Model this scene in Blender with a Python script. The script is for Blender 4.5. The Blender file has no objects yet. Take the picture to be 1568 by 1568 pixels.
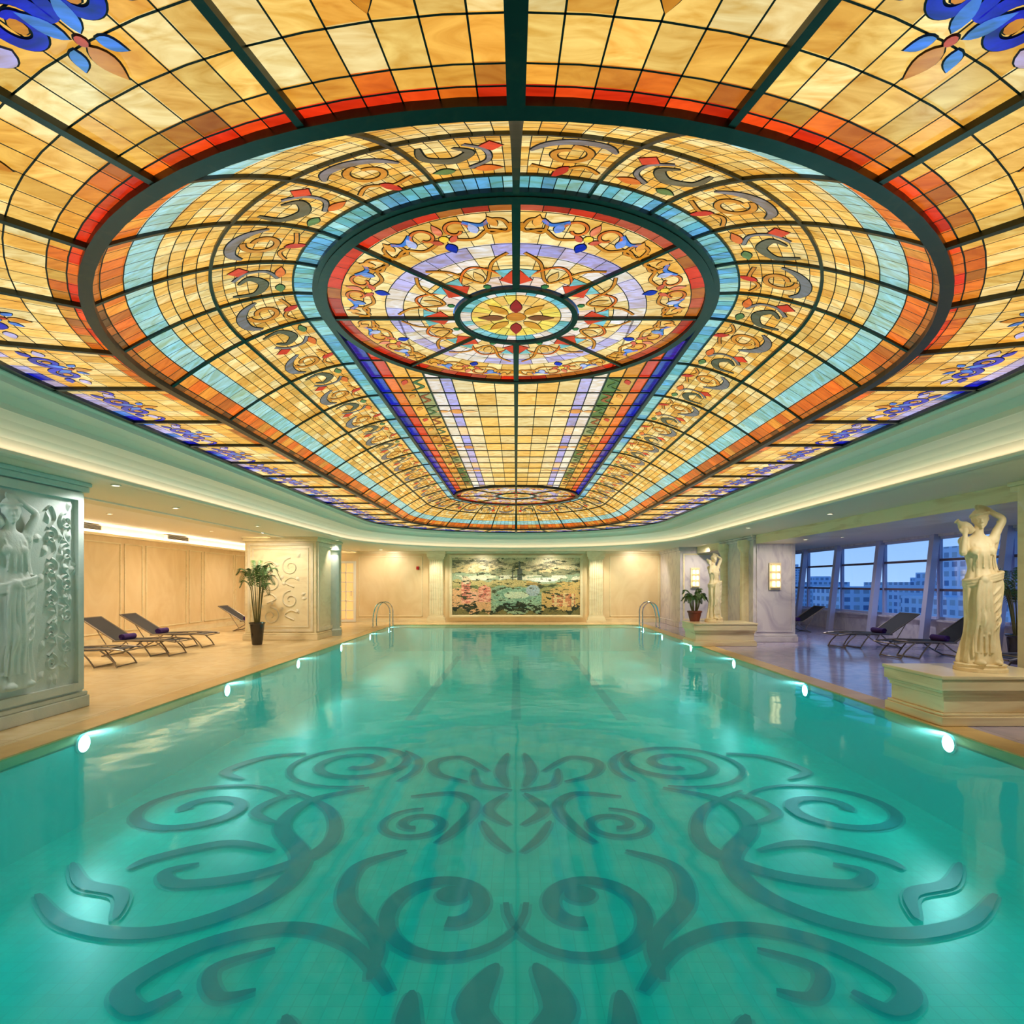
import bpy, bmesh, math, random
from math import sin, cos, pi, sqrt, atan2, radians
from mathutils import Vector, Matrix, noise
random.seed(7)
D = bpy.data
scene = bpy.context.scene
scene.view_settings.view_transform = 'Standard'
scene.view_settings.look = 'None'

def lin(c):
    return tuple(((x/255.0)/12.92 if x/255.0 <= 0.04045 else (((x/255.0)+0.055)/1.055)**2.4) for x in c[:3])
def L4(c): return lin(c)+(1.0,)

# ------------------------------------------------------------------ materials
def nt(name):
    m = D.materials.new(name); m.use_nodes = True
    n = m.node_tree; n.nodes.clear()
    out = n.nodes.new('ShaderNodeOutputMaterial')
    return m, n, out
def mat(name, col, rough=0.5, metal=0.0, col2=None, scale=3.0, dist=1.0, detail=5, lo=0.35, hi=0.7, bump=0.0, bscale=20, stretch=(1,1,1), spec=0.5, emit=None, es=0.0, coat=0.0):
    m, n, out = nt(name)
    b = n.nodes.new('ShaderNodeBsdfPrincipled')
    b.inputs['Roughness'].default_value = rough
    b.inputs['Metallic'].default_value = metal
    b.inputs['Base Color'].default_value = L4(col)
    b.inputs['Specular IOR Level'].default_value = spec
    b.inputs['Coat Weight'].default_value = coat
    tc = n.nodes.new('ShaderNodeTexCoord')
    mp = n.nodes.new('ShaderNodeMapping'); mp.inputs['Scale'].default_value = stretch
    n.links.new(tc.outputs['Object'], mp.inputs['Vector'])
    if col2:
        t = n.nodes.new('ShaderNodeTexNoise'); t.inputs['Scale'].default_value = scale
        t.inputs['Detail'].default_value = detail; t.inputs['Distortion'].default_value = dist
        n.links.new(mp.outputs[0], t.inputs['Vector'])
        r = n.nodes.new('ShaderNodeValToRGB')
        r.color_ramp.elements[0].position = lo; r.color_ramp.elements[0].color = L4(col)
        r.color_ramp.elements[1].position = hi; r.color_ramp.elements[1].color = L4(col2)
        n.links.new(t.outputs['Fac'], r.inputs[0]); n.links.new(r.outputs[0], b.inputs['Base Color'])
    if bump:
        t2 = n.nodes.new('ShaderNodeTexNoise'); t2.inputs['Scale'].default_value = bscale
        n.links.new(mp.outputs[0], t2.inputs['Vector'])
        bp = n.nodes.new('ShaderNodeBump'); bp.inputs['Strength'].default_value = bump; bp.inputs['Distance'].default_value = 0.02
        n.links.new(t2.outputs['Fac'], bp.inputs['Height']); n.links.new(bp.outputs[0], b.inputs['Normal'])
    if emit:
        b.inputs['Emission Color'].default_value = L4(emit); b.inputs['Emission Strength'].default_value = es
        m.cycles.emission_sampling = 'NONE'
    n.links.new(b.outputs[0], out.inputs[0])
    return m

def tile_mat(name, c1, c2, grout, w, h, rough=0.25, gs=0.004, nscale=2.5, stretch=(1,1,1), es=0.0):
    m, n, out = nt(name)
    b = n.nodes.new('ShaderNodeBsdfPrincipled'); b.inputs['Roughness'].default_value = rough
    tc = n.nodes.new('ShaderNodeTexCoord')
    br = n.nodes.new('ShaderNodeTexBrick'); br.offset = 0.0
    br.inputs['Scale'].default_value = 1.0; br.inputs['Brick Width'].default_value = w; br.inputs['Row Height'].default_value = h
    br.inputs['Mortar Size'].default_value = gs
    br.inputs['Mortar'].default_value = L4(grout)
    n.links.new(tc.outputs['Object'], br.inputs['Vector'])
    mp = n.nodes.new('ShaderNodeMapping'); mp.inputs['Scale'].default_value = stretch
    n.links.new(tc.outputs['Object'], mp.inputs['Vector'])
    t = n.nodes.new('ShaderNodeTexNoise'); t.inputs['Scale'].default_value = nscale; t.inputs['Detail'].default_value = 6; t.inputs['Distortion'].default_value = 1.2
    n.links.new(mp.outputs[0], t.inputs['Vector'])
    r = n.nodes.new('ShaderNodeValToRGB')
    r.color_ramp.elements[0].position = 0.35; r.color_ramp.elements[0].color = L4(c1)
    r.color_ramp.elements[1].position = 0.7; r.color_ramp.elements[1].color = L4(c2)
    n.links.new(t.outputs['Fac'], r.inputs[0])
    n.links.new(r.outputs[0], br.inputs['Color1'])
    mx = n.nodes.new('ShaderNodeMixRGB'); mx.blend_type = 'MULTIPLY'; mx.inputs[0].default_value = 1; mx.inputs[2].default_value = (0.9, 0.9, 0.9, 1)
    n.links.new(r.outputs[0], mx.inputs[1]); n.links.new(mx.outputs[0], br.inputs['Color2'])
    n.links.new(br.outputs['Color'], b.inputs['Base Color'])
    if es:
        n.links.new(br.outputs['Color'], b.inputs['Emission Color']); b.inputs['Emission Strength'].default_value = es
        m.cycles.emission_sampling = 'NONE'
    n.links.new(b.outputs[0], out.inputs[0])
    return m

def glass_mat(name, strength, nscale=3.0, stretch=(1.0, 3.0, 1.0)):
    m, n, out = nt(name)
    b = n.nodes.new('ShaderNodeBsdfPrincipled'); b.inputs['Roughness'].default_value = 0.25
    b.inputs['Base Color'].default_value = (0.02, 0.02, 0.02, 1)
    b.inputs['Specular IOR Level'].default_value = 0.3
    at = n.nodes.new('ShaderNodeAttribute'); at.attribute_name = 'Col'
    tc = n.nodes.new('ShaderNodeTexCoord')
    mp = n.nodes.new('ShaderNodeMapping'); mp.inputs['Scale'].default_value = stretch
    n.links.new(tc.outputs['Object'], mp.inputs['Vector'])
    t = n.nodes.new('ShaderNodeTexNoise'); t.inputs['Scale'].default_value = nscale; t.inputs['Detail'].default_value = 5; t.inputs['Distortion'].default_value = 2.4
    n.links.new(mp.outputs[0], t.inputs['Vector'])
    r = n.nodes.new('ShaderNodeValToRGB')
    r.color_ramp.elements[0].position = 0.3; r.color_ramp.elements[0].color = (0.80, 0.66, 0.44, 1)
    r.color_ramp.elements[1].position = 0.72; r.color_ramp.elements[1].color = (1.12, 1.22, 1.55, 1)
    n.links.new(t.outputs['Fac'], r.inputs[0])
    mx = n.nodes.new('ShaderNodeMixRGB'); mx.blend_type = 'MULTIPLY'; mx.inputs[0].default_value = 1
    n.links.new(at.outputs['Color'], mx.inputs[1]); n.links.new(r.outputs[0], mx.inputs[2])
    n.links.new(mx.outputs[0], b.inputs['Emission Color']); b.inputs['Emission Strength'].default_value = strength
    n.links.new(b.outputs[0], out.inputs[0])
    m.cycles.emission_sampling = 'NONE'
    return m

def attr_mat(name, rough=0.4, tile=0.0):
    m, n, out = nt(name)
    b = n.nodes.new('ShaderNodeBsdfPrincipled'); b.inputs['Roughness'].default_value = rough
    at = n.nodes.new('ShaderNodeAttribute'); at.attribute_name = 'Col'
    n.links.new(at.outputs['Color'], b.inputs['Base Color'])
    n.links.new(b.outputs[0], out.inputs[0])
    return m

def emis(name, col, s, samp=True):
    m, n, out = nt(name)
    e = n.nodes.new('ShaderNodeEmission'); e.inputs[0].default_value = L4(col); e.inputs[1].default_value = s
    n.links.new(e.outputs[0], out.inputs[0])
    if not samp: m.cycles.emission_sampling = 'NONE'
    return m

M_glass = glass_mat('stained_glass', 1.04)
M_lead = mat('lead_came', (22, 20, 14), 0.5, 0.3)
M_rib = mat('green_black_rib', (16, 30, 24), 0.35, 0.0, col2=(52, 48, 30), scale=14, lo=0.5, hi=0.8)
M_plaster = mat('cream_plaster', (240, 230, 206), 0.6)
M_cove = mat('cove_paint', (240, 234, 214), 0.45)
M_white = mat('white_paint', (248, 244, 234), 0.6)
M_peach = mat('peach_marble', (232, 204, 156), 0.35, col2=(242, 218, 176), scale=1.2, dist=2.5, stretch=(1, 1, 0.5))
M_cream = mat('cream_marble', (246, 230, 192), 0.3, col2=(228, 206, 162), scale=1.6, dist=3, lo=0.45, hi=0.8, stretch=(0.6, 0.6, 1.5))
M_panel = mat('relief_stone', (242, 232, 206), 0.55, col2=(230, 216, 188), scale=4, bump=0.1, bscale=60)
M_tealstone = mat('pale_green_relief_stone', (210, 220, 212), 0.6, col2=(194, 210, 204), scale=4, bump=0.12, bscale=50)
M_bluemarble = mat('grey_marble', (222, 214, 218), 0.22, col2=(190, 180, 194), scale=1.5, dist=4, lo=0.45, hi=0.75, stretch=(1, 1, 0.6))
M_floorL = tile_mat('travertine_floor', (226, 198, 146), (238, 214, 168), (186, 156, 110), 0.8, 0.8, 0.25)
M_floorR = tile_mat('dusk_tinted_marble_floor', (168, 158, 190), (196, 184, 208), (120, 112, 132), 0.8, 0.8, 0.13)  # violet cast of the dusk window light put into the marble colour
M_coping = tile_mat('golden_coping', (222, 184, 118), (234, 200, 136), (150, 118, 70), 0.6, 2.0, 0.3)
M_ped = mat('banded_travertine', (242, 224, 184), 0.28, col2=(208, 176, 126), scale=1.6, dist=1.0, lo=0.45, hi=0.8, stretch=(0.5, 0.5, 5))
M_statue = mat('statue_marble', (242, 226, 188), 0.5, col2=(228, 206, 162), scale=5, bump=0.05, bscale=50)
M_tile = tile_mat('glowing_teal_pool_tile', (16, 194, 186), (26, 204, 192), (26, 178, 170), 0.1, 0.1, 0.4, gs=0.003, nscale=1.0, es=0.26)  # tile emission stands in for light scattered inside the lit pool
M_mosaic = mat('glowing_dark_teal_mosaic', (0, 112, 130), 0.5, col2=(0, 120, 136), scale=8, emit=(0, 138, 150), es=.22)  # self-glow imitates pool light on the dark scrolls
M_mosaic2 = mat('glowing_green_teal_mosaic', (8, 156, 160), 0.5, emit=(8, 168, 170), es=.25)  # same painted-in pool glow on the lighter mosaic
M_dark = mat('black_mesh_sling', (34, 34, 38), 0.7, bump=0.2, bscale=300)
M_frame = mat('bronze_aluminium', (132, 118, 102), 0.35, 0.6)
M_towel = mat('purple_towel', (72, 40, 120), 0.9, bump=0.5, bscale=150)
M_chrome = mat('chrome', (220, 220, 224), 0.12, 1.0)
M_leaf = mat('palm_leaf', (52, 84, 36), 0.5, col2=(90, 122, 56), scale=9)
M_stem = mat('palm_stem', (92, 86, 44), 0.6)
M_pot = mat('dark_glazed_pot', (30, 20, 18), 0.15, coat=0.5)
M_terr = mat('terracotta_pot', (120, 56, 38), 0.5)
M_soil = mat('soil', (40, 30, 22), 0.95)
M_wframe = mat('window_frame_aluminium', (196, 196, 222), 0.4, 0.0)
M_rail = mat('window_rail_brown', (116, 94, 102), 0.4)
M_attr = attr_mat('mosaic_mural_tesserae', 0.35)
M_warm = emis('warm_lamp', (255, 232, 190), 9, False)
M_pool_l = emis('pool_lamp', (232, 255, 252), 14, False)
M_red = mat('red_plastic', (190, 20, 16), 0.4)
M_grille = mat('vent_grille_metal', (205, 200, 186), 0.4, 0.3)
M_black = mat('dark_slot', (30, 28, 26), 0.8)
M_ground = mat('city_ground', (110, 124, 130), 0.9, col2=(84, 100, 104), scale=0.05)

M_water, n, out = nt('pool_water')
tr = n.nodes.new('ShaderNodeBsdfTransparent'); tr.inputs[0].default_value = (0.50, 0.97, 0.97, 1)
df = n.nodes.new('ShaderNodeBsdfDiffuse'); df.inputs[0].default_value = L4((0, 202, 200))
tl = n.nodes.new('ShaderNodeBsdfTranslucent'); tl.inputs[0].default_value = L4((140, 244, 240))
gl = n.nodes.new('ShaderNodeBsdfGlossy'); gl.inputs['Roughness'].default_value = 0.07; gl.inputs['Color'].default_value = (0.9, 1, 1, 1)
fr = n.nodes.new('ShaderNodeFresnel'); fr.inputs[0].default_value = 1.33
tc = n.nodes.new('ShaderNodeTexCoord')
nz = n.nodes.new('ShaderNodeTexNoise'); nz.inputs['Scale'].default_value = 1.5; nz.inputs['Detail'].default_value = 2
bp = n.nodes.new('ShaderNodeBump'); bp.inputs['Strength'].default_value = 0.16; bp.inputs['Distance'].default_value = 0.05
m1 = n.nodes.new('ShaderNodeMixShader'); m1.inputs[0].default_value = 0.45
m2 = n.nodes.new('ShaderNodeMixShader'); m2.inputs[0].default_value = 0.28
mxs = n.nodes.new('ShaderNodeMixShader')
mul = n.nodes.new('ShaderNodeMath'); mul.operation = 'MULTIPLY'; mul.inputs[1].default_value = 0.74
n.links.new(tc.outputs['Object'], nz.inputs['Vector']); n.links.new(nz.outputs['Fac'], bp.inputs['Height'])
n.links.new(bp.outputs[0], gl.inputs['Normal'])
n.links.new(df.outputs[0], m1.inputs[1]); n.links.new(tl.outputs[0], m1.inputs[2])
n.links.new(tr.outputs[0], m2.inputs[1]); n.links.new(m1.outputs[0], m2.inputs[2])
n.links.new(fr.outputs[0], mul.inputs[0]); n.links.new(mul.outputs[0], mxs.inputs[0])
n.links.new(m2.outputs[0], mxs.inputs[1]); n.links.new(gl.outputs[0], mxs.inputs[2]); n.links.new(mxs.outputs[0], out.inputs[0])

M_pane, n, out = nt('window_glass')
tr = n.nodes.new('ShaderNodeBsdfTransparent'); tr.inputs[0].default_value = (0.88, 0.94, 1, 1)
gl = n.nodes.new('ShaderNodeBsdfGlossy'); gl.inputs['Roughness'].default_value = 0.02
mxs = n.nodes.new('ShaderNodeMixShader'); mxs.inputs[0].default_value = 0.08
n.links.new(tr.outputs[0], mxs.inputs[1]); n.links.new(gl.outputs[0], mxs.inputs[2]); n.links.new(mxs.outputs[0], out.inputs[0])

M_city, n, out = nt('city_facade')
b = n.nodes.new('ShaderNodeBsdfPrincipled'); b.inputs['Roughness'].default_value = 0.7
tc = n.nodes.new('ShaderNodeTexCoord'); br = n.nodes.new('ShaderNodeTexBrick'); br.offset = 0
sx = n.nodes.new('ShaderNodeSeparateXYZ'); cx = n.nodes.new('ShaderNodeCombineXYZ'); ad = n.nodes.new('ShaderNodeMath'); ad.operation = 'ADD'
n.links.new(tc.outputs['Object'], sx.inputs[0]); n.links.new(sx.outputs[0], ad.inputs[0]); n.links.new(sx.outputs[1], ad.inputs[1])
n.links.new(ad.outputs[0], cx.inputs[0]); n.links.new(sx.outputs[2], cx.inputs[1])
n.links.new(cx.outputs[0], br.inputs['Vector'])
br.inputs['Scale'].default_value = 1; br.inputs['Brick Width'].default_value = 3.5; br.inputs['Row Height'].default_value = 3.0; br.inputs['Mortar Size'].default_value = 0.7
br.inputs['Color1'].default_value = L4((84, 112, 150)); br.inputs['Color2'].default_value = L4((170, 176, 180)); br.inputs['Mortar'].default_value = L4((196, 206, 220))
n.links.new(br.outputs['Color'], b.inputs['Base Color'])
n.links.new(b.outputs[0], out.inputs[0])

# ------------------------------------------------------------------ mesh builder
class MB:
    def __init__(s): s.v = []; s.f = []; s.m = []; s.c = []
    def face(s, pts, mi=0, col=(1, 1, 1)):
        i = len(s.v); s.v += [tuple(p) for p in pts]; s.f.append(tuple(range(i, i+len(pts)))); s.m.append(mi); s.c.append(col)
    def grid(s, rows, mi=0, col=(1, 1, 1), close=False):
        i = len(s.v); nr = len(rows); nc = len(rows[0])
        for r in rows: s.v += [tuple(p) for p in r]
        for a in range(nr-1):
            for b in range(nc if close else nc-1):
                b2 = (b+1) % nc
                s.f.append((i+a*nc+b, i+a*nc+b2, i+(a+1)*nc+b2, i+(a+1)*nc+b)); s.m.append(mi); s.c.append(col)
    def box(s, x0, x1, y0, y1, z0, z1, mi=0, col=(1, 1, 1)):
        i = len(s.v)
        s.v += [(x0, y0, z0), (x1, y0, z0), (x1, y1, z0), (x0, y1, z0), (x0, y0, z1), (x1, y0, z1), (x1, y1, z1), (x0, y1, z1)]
        for q in [(0, 3, 2, 1), (4, 5, 6, 7), (0, 1, 5, 4), (1, 2, 6, 5), (2, 3, 7, 6), (3, 0, 4, 7)]:
            s.f.append(tuple(i+k for k in q)); s.m.append(mi); s.c.append(col)
    def tube(s, path, rad, mi=0, n=10, col=(1, 1, 1), cap=True):
        path = [Vector(p) for p in path]
        if not isinstance(rad, (list, tuple)): rad = [rad]*len(path)
        rad = list(rad)+[rad[-1]]*max(0, len(path)-len(rad))
        rows = []; up = None
        for k, p in enumerate(path):
            t = (path[min(k+1, len(path)-1)]-path[max(k-1, 0)])
            t = t.normalized() if t.length > 1e-9 else Vector((0, 0, 1))
            if up is None:
                up = Vector((0, 0, 1)) if abs(t.z) < 0.9 else Vector((1, 0, 0))
            a = t.cross(up)
            if a.length < 1e-6: a = t.cross(Vector((0, 1, 0)))
            a.normalize(); bb = t.cross(a).normalized()
            rows.append([p+(a*cos(2*pi*j/n)+bb*sin(2*pi*j/n))*rad[k] for j in range(n)])
        s.grid(rows, mi, col, close=True)
        if cap:
            s.face(list(reversed(rows[0])), mi, col); s.face(rows[-1], mi, col)
    def rev(s, prof, c=(0, 0, 0), mi=0, n=24, sx=1, sy=1, col=(1, 1, 1)):
        rows = [[(c[0]+r*sx*cos(2*pi*j/n), c[1]+r*sy*sin(2*pi*j/n), c[2]+z) for j in range(n)] for r, z in prof]
        s.grid(rows, mi, col, close=True)
        s.face(list(reversed(rows[0])), mi, col); s.face(rows[-1], mi, col)
    def ell(s, c, r, mi=0, n=16, m=10, rot=None):
        rows = []
        for i in range(m+1):
            ph = -pi/2+pi*i/m; row = []
            for j in range(n):
                v = Vector((r[0]*cos(ph)*cos(2*pi*j/n), r[1]*cos(ph)*sin(2*pi*j/n), r[2]*sin(ph)))
                if rot: v = rot @ v
                row.append(Vector(c)+v)
            rows.append(row)
        s.grid(rows, mi, close=True)
    def build(s, name, mats, parent=None, smooth=False, bevel=0, cols=False, loc=None, rot=None):
        me = D.meshes.new(name); me.from_pydata(s.v, [], s.f)
        for mt in mats: me.materials.append(mt)
        me.polygons.foreach_set('material_index', s.m)
        if cols:
            at = me.color_attributes.new('Col', 'FLOAT_COLOR', 'CORNER')
            dat = []
            for f, c in zip(s.f, s.c):
                for _ in f: dat += [c[0], c[1], c[2], 1.0]
            at.data.foreach_set('color', dat)
        if smooth: me.polygons.foreach_set('use_smooth', [True]*len(me.polygons))
        me.update()
        o = D.objects.new(name, me); scene.collection.objects.link(o)
        if bevel:
            bv = o.modifiers.new('bevel', 'BEVEL'); bv.width = bevel; bv.segments = 2; bv.limit_method = 'ANGLE'
        if parent: o.parent = parent
        if loc: o.location = loc
        if rot: o.rotation_euler = rot
        return o
def empty(name, loc=(0, 0, 0), rot=(0, 0, 0)):
    o = D.objects.new(name, None); o.location = loc; o.rotation_euler = rot; o.empty_display_size = 0.2
    scene.collection.objects.link(o); return o

def catmull(pts, k=8):
    P = [pts[0]]+list(pts)+[pts[-1]]; o = []
    for i in range(1, len(P)-2):
        for j in range(k):
            t = j/k
            o.append(tuple(0.5*((2*P[i][d])+(-P[i-1][d]+P[i+1][d])*t+(2*P[i-1][d]-5*P[i][d]+4*P[i+1][d]-P[i+2][d])*t*t+(-P[i-1][d]+3*P[i][d]-3*P[i+1][d]+P[i+2][d])*t**3) for d in range(len(pts[0]))))
    o.append(tuple(pts[-1])); return o
def spiral(cx, cy, r0, r1, a0, turns, sx=1, sy=1, n=28, mirror=1):
    n = max(10, int(n*abs(turns)))
    return [(cx+mirror*sx*(r0+(r1-r0)*i/n)*cos(radians(a0)+2*pi*turns*i/n), cy+sy*(r0+(r1-r0)*i/n)*sin(radians(a0)+2*pi*turns*i/n)) for i in range(n+1)]
def ribbon(mb, pts, w, fn, dz=0, mi=0, col=(1, 1, 1)):
    n = len(pts); r0 = []; r1 = []
    for i in range(n):
        p = pts[i]; q = pts[min(i+1, n-1)]; o = pts[max(i-1, 0)]
        tx, ty = q[0]-o[0], q[1]-o[1]; l = sqrt(tx*tx+ty*ty) or 1
        ww = (w(i/(n-1)) if callable(w) else w)/2
        r0.append(fn(p[0]-ty/l*ww, p[1]+tx/l*ww, dz)); r1.append(fn(p[0]+ty/l*ww, p[1]-tx/l*ww, dz))
    mb.grid([r0, r1], mi, col)

# ================================================================== STAINED GLASS CEILING
CN, CF = 5.25, 16.0
ZG, ZT = 3.25, 3.88
NU = 44
def st(u, r):
    u = u % NU
    if u <= 12:
        a = pi+u/12*pi; return (r*cos(a), CN+r*sin(a))
    if u <= 22: return (r, CN+(u-12)/10*(CF-CN))
    if u <= 34:
        a = (u-22)/12*pi; return (r*cos(a), CF+r*sin(a))
    return (-r, CF-(u-34)/10*(CF-CN))
def straight(k): return 12 <= k < 22 or 34 <= k < 44
def pos_outer(u, r, dz=0):
    x, y = st(u, r); return (x, y, ZG-dz)
def vault_rz(s): return 3.1-1.4*s, ZG+(ZT-ZG)*(1-max(0.0, 1-s)**1.7)
def pos_vault(u, s, dz=0):
    r, z = vault_rz(s); x, y = st(u, r); return (x, y, z-dz)

Y1, Y2, Y3 = (242, 194, 94), (234, 174, 68), (248, 216, 136)
OR, RD, BR = (226, 108, 22), (212, 44, 10), (176, 96, 26)
CY, CY2 = (150, 204, 196), (106, 178, 182)
BL, LBL, LAV = (24, 20, 170), (70, 120, 205), (190, 178, 214)
AM, GRY, GRN, WH = (206, 132, 30), (120, 112, 108), (96, 124, 62), (236, 226, 208)
def vary(c, a=0.14):
    k = 1+random.uniform(-a, a); h = random.uniform(-a*0.4, a*0.4)
    l = lin(c); return (l[0]*k*(1+h), l[1]*k, l[2]*k*(1-h))

glass = MB(); lead = MB(); rib = MB(); mot = MB()
def panes(pos, u0, u1, v0, v1, nu, nv, cols, sub=2, a=0.18):
    for i in range(nu):
        for j in range(nv):
            ua, ub = u0+(u1-u0)*i/nu, u0+(u1-u0)*(i+1)/nu
            va, vb = v0+(v1-v0)*j/nv, v0+(v1-v0)*(j+1)/nv
            c = vary(random.choice(cols), a)
            glass.grid([[pos(ua+(ub-ua)*k/sub, va) for k in range(sub+1)], [pos(ua+(ub-ua)*k/sub, vb) for k in range(sub+1)]], 0, c)
def vline(pos, u0, u1, v, w, dz=0.006, n=4):
    lead.grid([[pos(u0+(u1-u0)*k/n, v-w/2, dz) for k in range(n+1)], [pos(u0+(u1-u0)*k/n, v+w/2, dz) for k in range(n+1)]])
def uline(pos, u, v0, v1, hw, dz=0.006, n=3):
    lead.grid([[pos(u-hw, v0+(v1-v0)*k/n, dz) for k in range(n+1)], [pos(u+hw, v0+(v1-v0)*k/n, dz) for k in range(n+1)]])
def bar(pos, u0, u1, v0, v1, n, drop, mb=None):
    mb = mb or rib
    ring = [[], [], [], []]
    if n > 0:
        for k in range(n+1):
            u = u0+(u1-u0)*k/n
            ring[0].append(pos(u, v0, -0.01)); ring[1].append(pos(u, v0, drop)); ring[2].append(pos(u, v1, drop)); ring[3].append(pos(u, v1, -0.01))
    else:
        n = -n
        for k in range(n+1):
            v = v0+(v1-v0)*k/n
            ring[0].append(pos(u0, v, -0.01)); ring[1].append(pos(u0, v, drop)); ring[2].append(pos(u1, v, drop)); ring[3].append(pos(u1, v, -0.01))
    mb.grid(ring)

def seclen(k, r): return 1.075 if straight(k) else r*pi/12
for k in range(NU):
    s_ = straight(k)
    na = 6
    panes(pos_outer, k, k+1, 3.10, 3.19, na, 1, [RD, RD, (228, 70, 16), OR], a=0.25)
    panes(pos_outer, k, k+1, 3.19, 3.28, na, 1, [BR, OR, (200, 124, 36), (218, 154, 52), Y2], a=0.25)
    panes(pos_outer, k, k+1, 3.28, 3.98, na, 4, [Y1, Y1, Y2, Y3])
    panes(pos_outer, k, k+1, 3.98, 4.12, na, 1, [BL, LAV, LAV, LBL, Y3], a=0.2)
    for v in [3.19, 3.28, 3.455, 3.63, 3.805, 3.98]: vline(pos_outer, k, k+1, v, 0.008)
    for i in range(1, na): uline(pos_outer, k+i/na, 3.1, 4.12, 0.0038/seclen(k, 3.6))
    nb = 6
    panes(pos_vault, k, k+1, 0.0, 0.045, nb, 1, [BR, (120, 70, 24)], a=0.2)
    panes(pos_vault, k, k+1, 0.045, 0.13, nb, 1, [OR, OR, (206, 106, 26), (230, 146, 44)], a=0.2)
    panes(pos_vault, k, k+1, 0.13, 0.24, nb, 1, [CY, CY, (168, 212, 198)], a=0.1)
    panes(pos_vault, k, k+1, 0.24, 0.48, nb, 4, [Y1, Y3, Y1, Y2], sub=1)
    nf = 8
    panes(pos_vault, k, k+1, 0.48, 0.88, nf, 7, [Y1, Y3, Y2], sub=1)
    panes(pos_vault, k, k+1, 0.88, 1.0, nb, 1, [CY2, CY, (100, 164, 194), (128, 188, 186)], a=0.15)
    for v in [0.045, 0.13, 0.24, 0.30, 0.36, 0.42]: vline(pos_vault, k, k+1, v, 0.005)
    for j in range(1, 8): vline(pos_vault, k, k+1, 0.48+0.4*j/7, 0.004)
    for i in range(1, nb):
        uline(pos_vault, k+i/nb, 0, 0.48, 0.0032/seclen(k, 2.8)); uline(pos_vault, k+i/nb, 0.88, 1.0, 0.0032/seclen(k, 1.8))
    for i in range(1, nf): uline(pos_vault, k+i/nf, 0.48, 0.88, 0.0028/seclen(k, 2.2))
    hw = 0.019/seclen(k, 3.6); bar(pos_outer, k-hw, k+hw, 3.1, 4.14, -6, 0.03)
    hw = 0.013/seclen(k, 2.4); bar(pos_vault, k-hw, k+hw, 0.0, 1.0, -10, 0.02)
    bar(pos_outer, k, k+1, 3.07, 3.14, 4, 0.035)
    bar(pos_outer, k, k+1, 4.10, 4.18, 4, 0.03)
    bar(pos_vault, k, k+1, 0.474, 0.49, 4, 0.02)
    bar(pos_vault, k, k+1, 0.877, 0.888, 4, 0.015)
    bar(pos_vault, k, k+1, 0.985, 1.02, 4, 0.03)
for k in (6, 28):
    bar(pos_outer, k-0.04, k+0.04, 3.1, 4.14, -6, 0.045); bar(pos_vault, k-0.045, k+0.045, 0, 1, -10, 0.03)

def S(fn, pts, w, c, o=0.014):
    ribbon(mot, pts, (lambda t: (w(t) if callable(w) else w)+o), fn, 0.009, 1)
    ribbon(mot, pts, w, fn, 0.013, 0, vary(c, 0.08))
def Pg(fn, pts, c, o=0.007):
    cx = sum(p[0] for p in pts)/len(pts); cy = sum(p[1] for p in pts)/len(pts)
    def g(k, dz):
        out = []
        for p in pts:
            dx, dy = p[0]-cx, p[1]-cy; l = sqrt(dx*dx+dy*dy) or 1
            out.append(fn(p[0]+dx/l*k, p[1]+dy/l*k, dz))
        return out
    col = vary(c, 0.08); a = g(o, 0.010); b_ = g(0, 0.0145)
    ca, cb = fn(cx, cy, 0.010), fn(cx, cy, 0.0145)
    for i in range(len(pts)):
        j = (i+1) % len(pts)
        mot.face([ca, a[i], a[j]], 1); mot.face([cb, b_[i], b_[j]], 0, col)
def leafp(cx, cy, ang, ln, wd, n=7):
    ca, sa = cos(radians(ang)), sin(radians(ang)); o = []
    for i in range(n+1):
        t = i/n; w = wd*sin(pi*t**0.8); o.append((t*ln, w))
    for i in range(n-1, 0, -1):
        t = i/n; w = -wd*sin(pi*t**0.8); o.append((t*ln, w))
    return [(cx+x*ca-y*sa, cy+x*sa+y*ca) for x, y in o]
def circp(cx, cy, r, n=10): return [(cx+r*cos(2*pi*i/n), cy+r*sin(2*pi*i/n)) for i in range(n)]

def motif_outer(k):
    L = seclen(k, 3.75)
    base = 3.74 if straight(k) else 3.68
    q = 1.0 if straight(k) else .92
    fn = lambda a, b, dz: pos_outer(k+0.5+q*a/L, base+q*b, dz)
    Pg(fn, leafp(0, -0.06, -90, 0.15, 0.045), AM)
    for m in (-1, 1):
        S(fn, spiral(m*0.14, 0.08, 0.12, 0.03, 200, -1.35, mirror=m), lambda t: 0.055-0.02*t, BL)
        Pg(fn, leafp(m*0.03, -0.02, 65 if m > 0 else 115, 0.15, 0.032), LBL)
        Pg(fn, leafp(m*0.06, -0.05, -50 if m > 0 else -130, 0.10, 0.028), LBL)
        Pg(fn, circp(m*0.14, 0.08, 0.03), AM)
        Pg(fn, leafp(m*0.27, 0.04, 0 if m > 0 else 180, 0.14, 0.04), LAV)
        Pg(fn, leafp(m*0.25, 0.14, 20 if m > 0 else 160, 0.13, 0.035), BL)
    Pg(fn, circp(0, -0.04, 0.022), (190, 50, 20))
    if straight(k):
        for m in (-1, 1):
            S(fn, catmull([(m*0.3, 0.1), (m*0.38, -0.02), (m*0.46, 0.02), (m*0.5, 0.12)]), 0.03, BL)
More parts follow.
